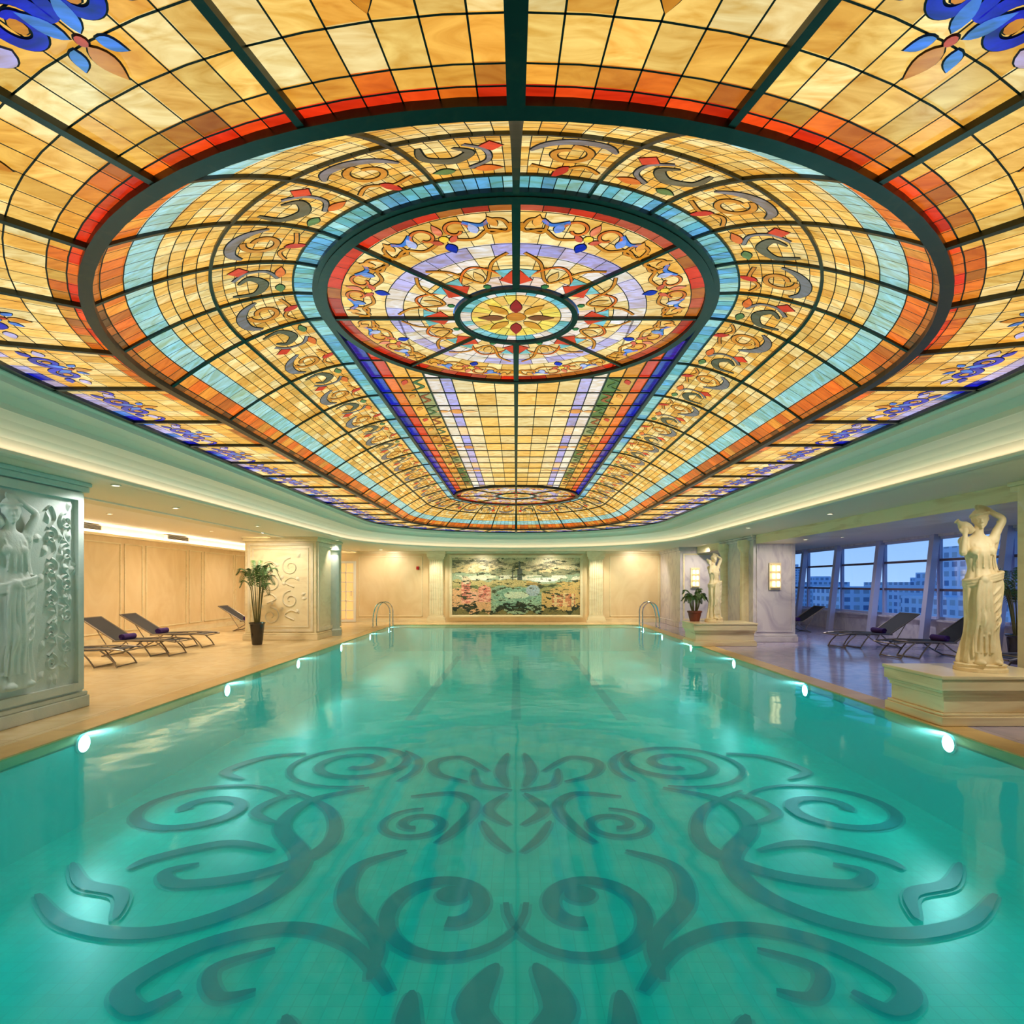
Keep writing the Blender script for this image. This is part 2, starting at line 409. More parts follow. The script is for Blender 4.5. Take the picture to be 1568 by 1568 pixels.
def motif_vault(k, um, kind, m):
    L = seclen(k, 2.05); q = 1.15
    fn = lambda a, b, dz: pos_vault(um+q*m*a/L, 0.70-q*b/1.4, dz)
    if kind == 0:
        S(fn, spiral(0, 0.02, 0.11, 0.05, 90, 1.0), 0.03, AM)
        S(fn, catmull([(-0.19, 0.10), (-0.12, 0.17), (0, 0.18), (0.1, 0.13), (0.17, 0.04)]), lambda t: 0.012+0.05*sin(pi*t), GRY)
        Pg(fn, leafp(-0.03, -0.11, -60, 0.14, 0.03), (200, 30, 10))
        S(fn, catmull([(-0.2, -0.15), (-0.1, -0.1), (0.02, -0.16), (0.16, -0.12)]), 0.02, AM)
    else:
        S(fn, catmull([(-0.16, 0.16), (-0.18, 0.02), (-0.06, -0.04), (0.03, 0.04), (-0.03, 0.11)]), lambda t: 0.012+0.045*sin(pi*t), (92, 84, 60))
        S(fn, catmull([(0.02, 0.14), (0.1, 0.06), (0.1, -0.06), (0, -0.13)]), 0.022, GRY)
        Pg(fn, [(0.13, 0.17), (0.18, 0.11), (0.13, 0.05), (0.08, 0.11)], (215, 50, 14))
        Pg(fn, leafp(0.02, -0.14, 0, 0.15, 0.03), OR)
        Pg(fn, leafp(-0.08, -0.14, 180, 0.12, 0.028), GRN)
for k in range(NU):
    motif_outer(k)
    if straight(k):
        motif_vault(k, k+0.27, 0, 1); motif_vault(k, k+0.73, 1, -1)
    else:
        motif_vault(k, k+0.5, k % 2, 1 if (k % 22) < 6 else -1)

def pos_top(x, y, dz=0): return (x, y, ZT+0.03-dz)
cols = [(0, .26, [Y1, Y3]), (.26, .52, [Y1, Y3]), (.52, .76, [Y3, (244, 222, 160)]), (.76, .90, [LAV, (176, 170, 220)]), (.90, 1.06, [WH, (240, 232, 200)]),
        (1.06, 1.24, [GRN, (160, 164, 104), Y2, Y1]), (1.24, 1.42, [AM, Y2, (210, 160, 70)]), (1.42, 1.56, [RD, (220, 80, 20), OR]), (1.56, 1.72, [BL, (40, 30, 140), (60, 30, 150)])]
ny = 20; y0 = CN; dy = (CF-CN)/ny
for c0, c1, cc in cols:
    for sgn in (-1, 1):
        for j in range(ny):
            c = vary(random.choice(cc), 0.12)
            if cc[0] == LAV and j % 5 == 2: c = vary((246, 200, 140))
            glass.face([pos_top(sgn*c0, y0+j*dy), pos_top(sgn*c1, y0+j*dy), pos_top(sgn*c1, y0+(j+1)*dy), pos_top(sgn*c0, y0+(j+1)*dy)], 0, c)
        lead.box(sgn*c1-0.005, sgn*c1+0.005, y0, CF, ZT+0.015, ZT+0.03)
for j in range(ny+1):
    rib.box(-1.72, 1.72, y0+j*dy-0.008, y0+j*dy+0.008, ZT+.01, ZT+0.025)
rib.box(-0.025, 0.025, y0+1.7, CF-1.6, ZT-0.02, ZT+0.02)
for sgn in (-1, 1):
    rib.box(sgn*1.06-0.01, sgn*1.06+0.01, y0, CF, ZT-0.0, ZT+0.02)
    for j in range(3, 17):
        fn = lambda a, b, dz, sgn=sgn, j=j: pos_top(sgn*(1.24+a), y0+(j+0.5)*dy+b, dz)
        S(fn, catmull([(-0.14, -0.22), (-0.03, -0.1), (-0.1, 0.05), (0.06, 0.2)]), lambda t: 0.01+0.04*sin(pi*t), (70, 100, 50) if j % 2 else (150, 70, 20))
        Pg(fn, leafp(0.06, -0.2, 70, 0.2, 0.035), (230, 150, 50) if j % 3 else (200, 40, 14))
    for j in (5, 9, 13):
        fn = lambda a, b, dz, sgn=sgn, j=j: pos_top(sgn*(.83+a), y0+(j+0.5)*dy+b, dz)
        Pg(fn, circp(0, 0, .1), (226, 150, 70)); Pg(fn, leafp(.1, 0, 0, .2, .05), (236, 170, 90)); Pg(fn, leafp(-.1, 0, 180, .2, .05), (236, 190, 120))

def medallion(cy):
    def pol(th, r, dz=0): return (r*sin(th), cy-r*cos(th), ZT-dz)
    rings = [(0.0, .09, 8, [AM]), (.09, .24, 16, [(248, 226, 110), Y3]), (.24, .40, 24, [(244, 220, 90), Y1]), (.40, .50, 32, [CY2, (140, 205, 205), WH]),
             (.56, .70, 32, [WH, (238, 214, 190), Y3]), (.70, .86, 40, [Y3, Y1, (250, 226, 150)]), (.86, .99, 40, [WH, Y3]), (.99, 1.14, 40, [LAV, (200, 192, 222), (176, 166, 212), WH]),
             (1.14, 1.32, 48, [Y3, Y1, (250, 226, 150)]), (1.32, 1.50, 48, [Y1, Y2, Y3]), (1.50, 1.61, 56, [(170, 40, 14), RD, BR, (190, 80, 50)])]
    for r0, r1, nn, cc in rings:
        for i in range(nn):
            t0, t1 = 2*pi*i/nn, 2*pi*(i+1)/nn; tm = (t0+t1)/2
            glass.grid([[pol(t0, r0), pol(tm, r0), pol(t1, r0)], [pol(t0, r1), pol(tm, r1), pol(t1, r1)]], 0, vary(random.choice(cc), 0.1))
            if r0 > 0.2:
                d = 0.003/((r0+r1)/2)
                lead.face([pol(t0-d, r0, .005), pol(t0+d, r0, .005), pol(t0+d, r1, .005), pol(t0-d, r1, .005)])
        nn = 64
        lead.grid([[pol(2*pi*i/nn, r1-0.004, .006) for i in range(nn+1)], [pol(2*pi*i/nn, r1+0.004, .006) for i in range(nn+1)]])
    def ringbar(r0, r1, drop):
        nn = 96
        rib.grid([[pol(2*pi*i/nn, r, z) for i in range(nn+1)] for r, z in ((r0, -0.02), (r0, drop), (r1, drop), (r1, -0.02))])
    ringbar(.50, .55, .03); ringbar(1.61, 1.68, .035)
    for i in range(8):
        t = pi/4*i; hw = 0.014 if i % 4 else 0.028
        def bp_(sd, r, dz):
            return (r*sin(t)+sd*cos(t), cy-r*cos(t)+sd*sin(t), ZT-dz)
        rib.grid([[bp_(sd, r, dz) for r in (.54, 1.64)] for sd, dz in ((-hw, -.01), (-hw, .028), (hw, .028), (hw, -.01))])
        fn0 = lambda a, b, dz, t=t: (b*sin(t)+a*cos(t), cy-b*cos(t)+a*sin(t), ZT-dz)
        for m in (-1, 1):
            Pg(fn0, [(m*0.03, .60), (m*0.13, .66), (m*0.03, .80)], (214, 60, 24))
            Pg(fn0, [(m*0.03, .82), (m*0.10, .70), (m*0.16, .80)], (120, 190, 190))
            S(fn0, catmull([(m*0.03, 1.3), (m*0.09, 1.42), (m*0.2, 1.40), (m*0.18, 1.28), (m*0.09, 1.3)]), 0.022, AM)
        Pg(fn0, leafp(0, .1, 90, .24, .05), [(150, 10, 20), (214, 150, 40), (130, 70, 30), (214, 150, 40)][i % 4])
        tm = t+pi/8
        fm = lambda a, b, dz, t=tm: (b*sin(t)+a*cos(t), cy-b*cos(t)+a*sin(t), ZT-dz)
        S(fm, catmull([(-.34, .98), (-.18, .90), (0, .66), (.18, .90), (.34, .98)]), .022, AM)
        S(fm, catmull([(-.22, .66), (-.1, .84), (0, .90), (.1, .84), (.22, .66)]), .018, OR)
        Pg(fm, circp(0, .60, .03, 6), (60, 120, 60)); Pg(fm, leafp(0, .68, 90, .16, .035), (230, 180, 90))
        for m in (-1, 1):
            S(fm, spiral(m*.12, 1.36, .10, .035, 0, .9, mirror=m), .02, (214, 110, 30))
            S(fm, catmull([(m*.06, 1.27), (m*.2, 1.22), (m*.33, 1.28), (m*.44, 1.22), (m*.50, 1.30)]), .024, AM)
            S(fm, catmull([(m*.2, 1.42), (m*.3, 1.35), (m*.38, 1.38)]), .03, LBL)
            Pg(fm, leafp(m*.24, 1.28, 90, .12, .035), [(120, 150, 220), (180, 190, 230)][i % 2])
            Pg(fm, leafp(m*.4, 1.30, 100, .12, .03), (232, 160, 60))
            Pg(fm, leafp(m*.03, 1.25, 90-m*50, .1, .025), (214, 90, 60))
        Pg(fm, circp(0, 1.30, .035, 8), (250, 210, 60))
        Pg(fm, leafp(0, 1.24, -90, .12, .04), BL)
        Pg(fm, leafp(0, 1.34, 90, .13, .03), (230, 130, 90))
medallion(CN); medallion(CF)

E = empty('stained_glass_skylight')
glass.build('glass_panes', [M_glass], E, cols=True)
lead.build('lead_cames', [M_lead], E)
rib.build('structural_ribs', [M_rib], E)
mot.build('scroll_motifs', [M_glass, M_lead], E, cols=True)

us = [i*0.25 for i in range(NU*4+1)]
cv = MB()
prof = [(4.92, 2.74), (4.91, 2.80), (4.85, 2.88), (4.76, 2.94), (4.64, 2.99), (4.5, 3.02), (4.47, 3.02), (4.46, 3.07), (4.36, 3.12), (4.24, 3.15), (4.22, 3.15), (4.21, 3.20), (4.17, 3.21), (4.16, 3.26), (4.10, 3.27)]
cv.grid([[(*st(u, r), z) for u in us] for r, z in prof], 0)
prof2 = [(4.93, 2.72), (4.80, 2.72), (4.79, 2.73), (4.79, 2.755), (4.80, 2.76), (4.805, 2.735), (4.92, 2.735)]  # added lip that hides the fill strip from below
cv.grid([[(*st(u, r), z) for u in us] for r, z in prof2], 0)
cv.grid([[(*st(u, r), z) for u in us] for r, z in [(4.89, 2.742), (4.83, 2.742)]], 1)
M_cl = emis('added_cove_fill_strip', (255, 238, 206), 3.0)  # added glowing strip to brighten cove and room, not an existing lamp
cv.build('trim_skylight_cove', [M_cove, M_cl], smooth=False)

# ================================================================== ROOM SHELL
XL, XR, YB, YF, ZC = -10.2, 10.5, -2.5, 22.6, 2.72
PX, PY0, PY1, ZW = 4.4, 0.7, 21.2, -0.015
bm = bmesh.new()
inner = [bm.verts.new((*st(i*0.25, 4.92), ZC)) for i in range(NU*4)]
outer = [bm.verts.new(p) for p in [(-6.1, YB, ZC), (XR, YB, ZC), (XR, YF, ZC), (-6.1, YF, ZC)]]
ed = [bm.edges.new((inner[i], inner[(i+1) % len(inner)])) for i in range(len(inner))]+[bm.edges.new((outer[i], outer[(i+1) % 4])) for i in range(4)]
bmesh.ops.triangle_fill(bm, use_beauty=True, use_dissolve=False, edges=ed)
me = D.meshes.new('ceiling'); bm.to_mesh(me); bm.free()
me.materials.append(M_plaster)
ceil = D.objects.new('ceiling', me); scene.collection.objects.link(ceil)
c2 = MB()
c2.box(XL, -6.1, YB, YF, 2.92, 3.0)
c2.box(-6.16, -6.1, YB, YF, 2.70, 2.98)
c2.build('ceiling_raised_tray', [M_white])

w = MB(); w.box(XL-0.15, XL, YB, YF, 0, 2.95)
w.build('wall_left', [M_peach])
w = MB(); w.box(XL, XR, YF, YF+0.15, 0, 2.95); w.build('wall_far', [M_peach])
w = MB(); w.box(XL, XR, YB-0.15, YB, 0, 2.95); w.build('wall_back', [M_peach])
w = MB(); w.box(XR, XR+0.25, YB, YF, 0, 0.55, 0); w.box(XR-0.12, XR+0.25, YB, YF, 0.55, 0.60, 0); w.box(XR, XR+0.25, YB, YF, 2.66, 2.95, 0)
w.build('wall_right', [M_bluemarble])
t = MB()
yy = -2.0; i = 0
while yy < 22:
    a, b_ = yy, min(yy+(2.0 if i % 2 == 0 else 0.75), 22.4)
    for (z0, z1, ya, yb) in [(0.25, 0.28, a, b_), (2.5, 2.53, a, b_), (0.25, 2.53, a, a+0.03), (0.25, 2.53, b_-0.03, b_)]:
        t.box(XL, XL+0.025, ya, yb, z0, z1)
    yy = b_+0.14; i += 1
t.build('trim_1', [M_cream], bevel=0.006)
t = MB(); t.box(XL, XL+0.16, YB, YF, 2.66, 2.69); t.box(XL+.14, XL+.16, YB, YF, 2.69, 2.72); t.box(XL+.05, XL+.09, YB+.2, YF-.2, 2.695, 2.705, 1)
M_tube = emis('cove_tube', (255, 238, 210), 42)
t.build('cove_light_cornice', [M_cream, M_tube])
t = MB(); t.box(XL, XL+0.03, YB, YF, 0, 0.14); t.build('baseboard_left', [M_cream])
t = MB(); t.box(XL+0.03, -3.42, YF-0.03, YF, 0, 0.14); t.box(3.42, 5.5, YF-0.03, YF, 0, 0.14); t.build('baseboard_far', [M_cream])
t = MB()
for x0, x1 in [(-6.05, -3.6), (3.6, 5.5)]:
    for (xa, xb, za, zb) in [(x0, x1, .22, .25), (x0, x1, 2.5, 2.53), (x0, x0+.03, .22, 2.53), (x1-.03, x1, .22, 2.53)]:
        t.box(xa, xb, YF-.02, YF, za, zb)
t.box(-7.3, 5.5, YF-.05, YF, 2.64, 2.72)
t.build('trim_2', [M_cream], bevel=0.005)

fl = MB()
cp = 0.32
fl.box(XL, -PX-cp, YB, YF, -0.12, 0, 0)
fl.box(PX+cp, XR, YB, YF, -0.12, 0, 1)
fl.box(-PX-cp, PX+cp, YB, PY0-cp, -0.12, 0, 0)
fl.box(-PX-cp, PX+cp, PY1+cp, YF, -0.12, 0, 0)
fl.box(-PX-cp, -PX, PY0-cp, PY1+cp, -0.12, 0.0, 2)
fl.box(PX, PX+cp, PY0-cp, PY1+cp, -0.12, 0.0, 2)
fl.box(-PX, PX, PY0-cp, PY0, -0.12, 0.0, 2)
fl.box(-PX, PX, PY1, PY1+cp, -0.12, 0.0, 2)
fl.build('floor', [M_floorL, M_floorR, M_coping])

# ================================================================== POOL
pool = empty('swimming_pool')
ZB = -0.95
pb = MB()
pb.face([(-PX, PY0, ZB), (PX, PY0, ZB), (PX, PY1, ZB), (-PX, PY1, ZB)])
for A, B in [((-PX, PY0), (-PX, PY1)), ((PX, PY1), (PX, PY0)), ((PX, PY0), (-PX, PY0)), ((-PX, PY1), (PX, PY1))]:
    pb.face([(*A, ZB), (*B, ZB), (*B, -.1), (*A, -.1)])
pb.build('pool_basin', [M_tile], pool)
wt = MB(); wt.face([(-PX, PY0, ZW), (PX, PY0, ZW), (PX, PY1, ZW), (-PX, PY1, ZW)])
wt.build('pool_water_surface', [M_water], pool)
ms = MB()
def fz(m): return lambda a, b, dz: (m*a, b, ZB+0.004+dz)
tap = lambda w0, w1: (lambda t: w0+(w1-w0)*sin(pi*min(1, t*1.0))**0.8)
for m in (-1, 1):
    F = fz(m)
    def R(pts, w, k=0):
        ribbon(ms, pts, (lambda t: .88*(w(t) if callable(w) else w)+.05), F, 0.0005*k, 1)
        ribbon(ms, pts, (lambda t: .88*(w(t) if callable(w) else w)), F, 0.014+0.0005*k, 0)
    grow = lambda w: (lambda t: 0.05+w*min(1, t*2.2) if t < 0.5 else 0.05+w)
    def dot(x, y, r, k):
        ms.face([F(a, b, .0005*k) for a, b in circp(x, y, r+.025, 20)], 1); ms.face([F(a, b, .014+.0005*k) for a, b in circp(x, y, r, 20)], 0)
    R(spiral(0.52, 4.42, 0.60, 0.17, 175, 1.25, sy=1.15), grow(0.10), 1)
    dot(.50, 4.60, .125, 2)
    R(spiral(1.0, 5.95, 0.40, 0.10, 90, -1.5), grow(0.05), 3)
    R(spiral(2.15, 7.95, 0.95, 0.18, 250, 2.1, sy=1.0), grow(0.08), 4)
    R(spiral(3.40, 6.35, 0.85, 0.16, 160, -1.5, sy=0.95), grow(0.10), 5)
    R(catmull([(1.75, 7.0), (2.3, 6.6), (2.35, 5.9), (1.9, 5.2), (1.95, 4.55), (2.5, 4.1), (3.2, 4.2), (3.75, 4.6)]), tap(.04, .2), 6)
    R(catmull([(2.65, 6.9), (2.0, 6.3), (1.75, 5.5), (2.1, 4.95), (2.7, 4.75), (2.95, 4.95), (2.75, 5.1)]), tap(.04, .17), 7)
    R(catmull([(0.75, 3.5), (1.1, 3.95), (1.6, 4.15), (2.1, 3.95), (2.35, 3.55), (2.15, 3.35), (2.0, 3.5)]), tap(.05, .17), 8)
    R(catmull([(1.0, 5.35), (1.35, 5.05), (1.3, 4.5), (0.95, 4.0), (0.9, 3.6)]), tap(.04, .16), 9)
    R(catmull([(2.2, 5.35), (2.7, 5.5), (3.2, 5.2), (3.3, 5.0)]), tap(.03, .15), 10)
    R(catmull([(1.2, 6.7), (0.7, 6.8), (0.45, 6.4), (0.6, 5.8), (0.75, 5.5)]), tap(.04, .14), 11)
    R(catmull([(0.35, 7.6), (0.75, 8.2), (1.1, 8.0), (1.0, 7.5), (0.6, 7.2)]), tap(.04, .15), 12)
    R(catmull([(3.0, 8.4), (3.5, 8.2), (3.75, 7.6), (3.4, 7.3)]), tap(.04, .16), 13)
    R(catmull([(0.1, 7.0), (0.2, 7.6), (0.12, 8.4)]), tap(.03, .16), 14)
    R(catmull([(0.05, 6.9), (0.45, 7.1), (0.55, 7.7)]), tap(.03, .12), 15)
    R(catmull([(0.06, 5.9), (0.3, 6.3), (0.1, 6.8)]), tap(.03, .14), 16)
    R(catmull([(0.05, 5.3), (0.22, 5.6), (0.35, 6.0)]), tap(.03, .10), 17)
    R(catmull([(0.04, 3.1), (0.25, 3.35), (0.12, 3.75)]), tap(.03, .22), 18)
    R(catmull([(0.2, 2.9), (0.55, 3.1), (0.62, 3.5)]), tap(.03, .18), 19)
    R(catmull([(0.5, 2.7), (1.0, 2.9), (1.3, 3.3)]), tap(.03, .18), 20)
    R(catmull([(2.9, 4.25), (3.1, 4.6), (3.5, 4.75), (3.85, 5.1)]), tap(.03, .13), 21)
    R(catmull([(2.35, 5.9), (2.75, 6.2), (2.7, 6.6), (2.5, 6.75)]), tap(.03, .12), 22)
    R(catmull([(1.45, 7.2), (1.3, 7.6), (1.35, 8.1), (1.6, 8.5)]), tap(.03, .12), 23)
    R(catmull([(1.6, 3.9), (1.9, 3.7), (1.75, 3.45), (1.55, 3.5)]), tap(.03, .10), 24)
for x in (-1.9, 0, 1.9):
    ms.box(x-0.09, x+0.09, 10.5, PY1-1.5, ZB+.003, ZB+.004, 1)
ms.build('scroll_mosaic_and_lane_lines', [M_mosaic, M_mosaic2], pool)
lb = MB()
for y in (3.0, 5.95, 8.9, 11.8, 14.7, 17.6, 20.2):
    for sg in (-1, 1):
        pr = [(0.105, 0), (0.105, 0.02), (0.085, 0.03)]
        rows = [[(sg*(PX-z), y+r*cos(2*pi*j/20), -0.125+r*sin(2*pi*j/20)) for j in range(20)] for r, z in pr]
        lb.grid(rows, 0, close=True)
        lb.face([(sg*(PX-0.028), y+.085*cos(2*pi*j/20), -0.125+.085*sin(2*pi*j/20)) for j in range(20)], 1)
        ld = D.lights.new('underwater_light', 'SPOT'); ld.energy = 46; ld.color = (0.75, 1, 1); ld.spot_size = radians(168); ld.spot_blend = 0.4; ld.shadow_soft_size = 0.05
        lo = D.objects.new('underwater_light', ld); lo.location = (sg*(PX-0.07), y, -0.09); lo.rotation_euler = Vector((-sg, 0, .28)).to_track_quat('-Z', 'Y').to_euler()
        lo.parent = pool; scene.collection.objects.link(lo)
lb.build('underwater_lamps', [M_chrome, M_pool_l], pool)

for sg in (-1, 1):
    lm = MB()
    for dy_ in (0, 0.5):
        y = 19.9+dy_
        path = catmull([(sg*(PX+.45), y, 0.0), (sg*(PX+.44), y, .4), (sg*(PX+.33), y, .75), (sg*(PX+.1), y, .85), (sg*(PX-.1), y, .65), (sg*(PX-.12), y, .2), (sg*(PX-.12), y, -.7)], 6)
        lm.tube(path, .022, 0, 8)
        lm.rev([(0.05, 0), (0.05, .02)], (sg*(PX+.45), y, 0), 0, 12)
    for z in (-.15, -.4, -.65): lm.box(sg*(PX-.12)-.03, sg*(PX-.12)+.03, 19.9, 20.4, z-.01, z+.01)
    lm.build('pool_ladder', [M_chrome], smooth=False)

# ================================================================== PILLARS
def frame(mb, axis, plane, a0, a1, z0, z1, wd, th, mi=0, sgn=1):
    for (pa, pb_, za, zb) in [(a0, a1, z0, z0+wd), (a0, a1, z1-wd, z1), (a0, a0+wd, z0+wd, z1-wd), (a1-wd, a1, z0+wd, z1-wd)]:
        lo, hi = sorted((plane, plane+sgn*th))
        if axis == 'x': mb.box(lo, hi, pa, pb_, za, zb, mi)
        else: mb.box(pa, pb_, lo, hi, za, zb, mi)
def scroll_relief(mb, fn, w, h, seed, mi=0, th=.022):
    rnd = random.Random(seed)
    def raised(pts, wd):
        n = len(pts); rows = [[], [], []]
        for i in range(n):
            p = pts[i]; q = pts[min(i+1, n-1)]; o = pts[max(i-1, 0)]
            tx, ty = q[0]-o[0], q[1]-o[1]; l = sqrt(tx*tx+ty*ty) or 1
            ww = wd/2*(1-.5*i/n)
            rows[0].append(fn(p[0]-ty/l*ww, p[1]+tx/l*ww, 0)); rows[1].append(fn(p[0], p[1], th)); rows[2].append(fn(p[0]+ty/l*ww, p[1]-tx/l*ww, 0))
        mb.grid(rows, mi)
    k = 0; y = -h/2+0.2
    while y < h/2-0.15:
        sd = 1 if k % 2 else -1
        raised(spiral(sd*w*.22, y, w*.2, w*.04, 90, 1.4*sd), .05)
        for j in range(4):
            a = rnd.uniform(0, 360); cx, cy = sd*w*.22+w*.24*cos(radians(a)), y+w*.24*sin(radians(a))
            pts = leafp(cx, cy, a, .16, .05); c = fn(sum(p[0] for p in pts)/len(pts), sum(p[1] for p in pts)/len(pts), th*1.15)
            for i in range(len(pts)):
                p, q = pts[i], pts[(i+1) % len(pts)]; mb.face([c, fn(*p, 0), fn(*q, 0)], mi)
        raised(catmull([(-sd*w*.3, y-.1), (-sd*w*.1, y+.02), (-sd*w*.22, y+.15), (-sd*w*.36, y+.1)]), .05)
        y += w*.36; k += 1
def base_cap(mb, x0, x1, y0, y1, mi, top=ZC):
    for (e, z0, z1) in [(.05, 0, .14), (.035, .14, .19), (.05, top-.12, top-.05), (.07, top-.05, top)]:
        mb.box(x0-e, x1+e, y0-e, y1+e, z0, z1, mi)
for (y0, y1) in [(5.05, 7.15), (15.5, 17.6)]:
    near = y0 < 10
    E = empty('relief_pillar')
    p = MB(); x0, x1 = -7.15, -5.27
    p.box(x0, x1, y0, y1, 0, ZC, 0); base_cap(p, x0, x1, y0, y1, 0)
    p.build('pillar_shaft', [M_tealstone if near else M_cream], E, bevel=0.012)
    q = MB()
    frame(q, 'x', x1, y0+.05, y1-.05, .22, 2.58, .09, .05, 0, 1)
    frame(q, 'y', y0, x0+.08, x1-.08, .22, 2.55, .06, .03, 0, -1)
    frame(q, 'y', y0, x0+.2, x1-.2, .34, 2.43, .03, .02, 0, -1)
    ym = (y0+y1)/2
    scroll_relief(q, lambda a, b, t: (x0+(x1-x0)/2+a, y0-t, 1.38+b), 1.2, 1.9, 3, th=.035)
    if near: scroll_relief(q, lambda a, b, t: (x1+t, ym+.66+a, 1.4+b), .50, 2.0, 5)
    if near: scroll_relief(q, lambda a, b, t: (x1+t, ym-.74+a, 1.4+b), .45, 2.0, 9)
    q.build('relief_carving', [M_tealstone if near else M_panel], E, bevel=0)
    if not near:
        z = MB()
        z.rev([(.24, .0), (.24, .16), (.2, .2), (.19, .3), (.18, 2.3), (.2, 2.38), (.24, 2.44), (.24, 2.6)], (x1+.0, y1-.7, 0), 0, 24)
        z.build('half_column', [M_tealstone], E, smooth=False)
for (y0, y1) in [(4.9, 7.1), (15.0, 17.3)]:
    E = empty('marble_pillar')
    p = MB(); x0, x1 = 6.05, 7.13
    p.box(x0, x1, y0, y1, 0, ZC-.1, 0); base_cap(p, x0, x1, y0, y1, 0, ZC-.0)
    p.build('pillar_shaft', [M_bluemarble if y0 > 10 else M_cream], E, bevel=0.012)
    q = MB(); frame(q, 'y', y0, x0+.08, x1-.08, .25, 2.5, .04, .025, 0, -1); q.build('panel_frame', [M_bluemarble], E, bevel=.005)
    z = MB()
    for yc in (y0+.45, y1-.35):
        z.rev([(.22, 0), (.22, .14), (.18, .2), (.165, .3), (.15, 2.3), (.18, 2.38), (.22, 2.45), (.22, 2.62)], (x0, yc, 0), 0, 24)
    z.build('half_columns', [M_cream], E)
E = empty('marble_pillar')
p = MB(); p.box(5.55, 7.3, 19.9, YF, 0, ZC, 0); base_cap(p, 5.55, 7.3, 19.9, YF-.08, 0); p.build('pillar_shaft', [M_bluemarble], E, bevel=.01)
q = MB(); frame(q, 'y', 19.9, 5.65, 7.2, .25, 2.5, .05, .03, 0, -1); q.build('panel_frame', [M_cream], E)
b_ = MB(); b_.box(6.1, 7.1, 7.15, 14.95, 2.50, ZC); b_.box(6.1, 7.1, YB, 4.85, 2.50, ZC); b_.box(6.1, 7.1, 17.35, 19.8, 2.5, ZC)
b_.build('trim_lintel_beam', [M_ped])

# ================================================================== MURAL + PILASTERS
def n1d(x, s, o): return noise.fractal(Vector((x*s+o, o*3.1, 0.5)), 1.0, 2.0, 4)
def fb(x, y, s=1.0, o=0): return noise.fractal(Vector((x*s+o, y*s, o*1.7)), 1.0, 2.0, 3)
mu = MB(); NXm, NYm = 210, 94; mx0, mx1, mz0, mz1 = -2.45, 2.45, .28, 2.48
for i in range(NXm):
    for j in range(NYm):
        x, y = i/NXm, j/NYm; g = fb(x, y, 9, 3); g2 = fb(x, y*1.6, 22, 8)
        c = (206, 192, 152) if g > -.1 else (176, 164, 132)
        if y < .90+.10*n1d(x, 5, 1): c = (128, 122, 96) if g2 > -.15 else (190, 176, 136)
        if y < .84+.10*n1d(x, 4, 2): c = (214, 190, 140) if g > -.2 else (226, 208, 168)
        if y < .76+.10*n1d(x, 6, 3): c = ((112, 118, 90) if g2 > 0 else (150, 146, 110)) if x < .4 or x > .66 else (170, 166, 128)
        if y < .70+.06*n1d(x, 5, 4): c = (168, 184, 152)
        if .60 < y < .69 and g > .02: c = (236, 230, 204)
        if y < .60+.12*n1d(x, 4, 5): c = ((208, 176, 108) if g > -.1 else (170, 140, 84)) if x > .58 else (196, 178, 120)
        if y < .53+.12*n1d(x, 5, 6): c = (110, 122, 78) if g2 > .05 else (160, 154, 100)
        if y < .46+.12*n1d(x, 3, 7): c = (146, 172, 140) if .3 < x < .7 else ((218, 170, 122) if x < .5 else (206, 170, 104))
        if (x-.5)**2/.034+(y-.30)**2/.04 < 1+.6*g: c = (152, 186, 156) if g2 > -.1 else (116, 156, 132)
        if (x-.50)**2/.010+(y-.34)**2/.004 < 1: c = (196, 208, 176)
        if .07 < x < .14 and .20 < y < .62-(abs(x-.105)*1.5) or .20 < x < .30 and .22 < y < .52-abs(x-.25): c = (210, 124, 104) if g2 > -.15 else (236, 180, 150)
        if .14 <= x < .20 and .22 < y < .40: c = (232, 176, 146)
        if .09 < x < .12 and .3 < y < .52 and int(y*40) % 3 == 0: c = (120, 66, 54)
        if (x-.105)**2+((y-.60)*.45)**2 < .0010: c = (228, 206, 172)
        if .78 < x < .96 and .14 < y < .36+.05*n1d(x, 14, 2): c = (198, 124, 84) if int(x*60) % 4 and g2 > -.2 else (226, 196, 140)
        if (x-.63)**2/.0030+(y-.42)**2/.010 < 1: c = (164, 180, 184)
        if (x-.72)**2/.012+(y-.61)**2/.0014 < 1: c = (246, 242, 226)
        if (x-.24)**2/.010+(y-.66)**2/.0010 < 1: c = (240, 226, 190)
        if y < .14+.18*n1d(x, 7, 9)+.10*abs(x-.5) and g2 > -.2: c = (40, 46, 32)
        if y < .06+.10*n1d(x, 12, 11): c = (120, 112, 66)
        if abs(x-.525) < .008 and .60 < y < .93 or abs(x-.525) < .02 and .60 < y < .80: c = (100, 104, 96)
        if abs(x-.47) < .006 and .60 < y < .80: c = (118, 118, 104)
        if g2 > .42: c = (70, 76, 50)
        u0, u1 = mx0+(mx1-mx0)*i/NXm, mx0+(mx1-mx0)*(i+1)/NXm; v0, v1 = mz0+(mz1-mz0)*j/NYm, mz0+(mz1-mz0)*(j+1)/NYm
        mu.face([(u0, YF-.04, v0), (u1, YF-.04, v0), (u1, YF-.04, v1), (u0, YF-.04, v1)], 0, vary(c, .22))
E = empty('mosaic_mural')
mu.build('mosaic_panel', [M_attr], E, cols=True)
q = MB(); frame(q, 'y', YF-.01, mx0-.1, mx1+.1, mz0-.1, mz1+.1, .1, .09, 0, -1); frame(q, 'y', YF-.1, mx0-.06, mx1+.06, mz0-.06, mz1+.06, .03, .03, 0, -1)
q.build('mural_frame', [M_cream], E, bevel=.01)
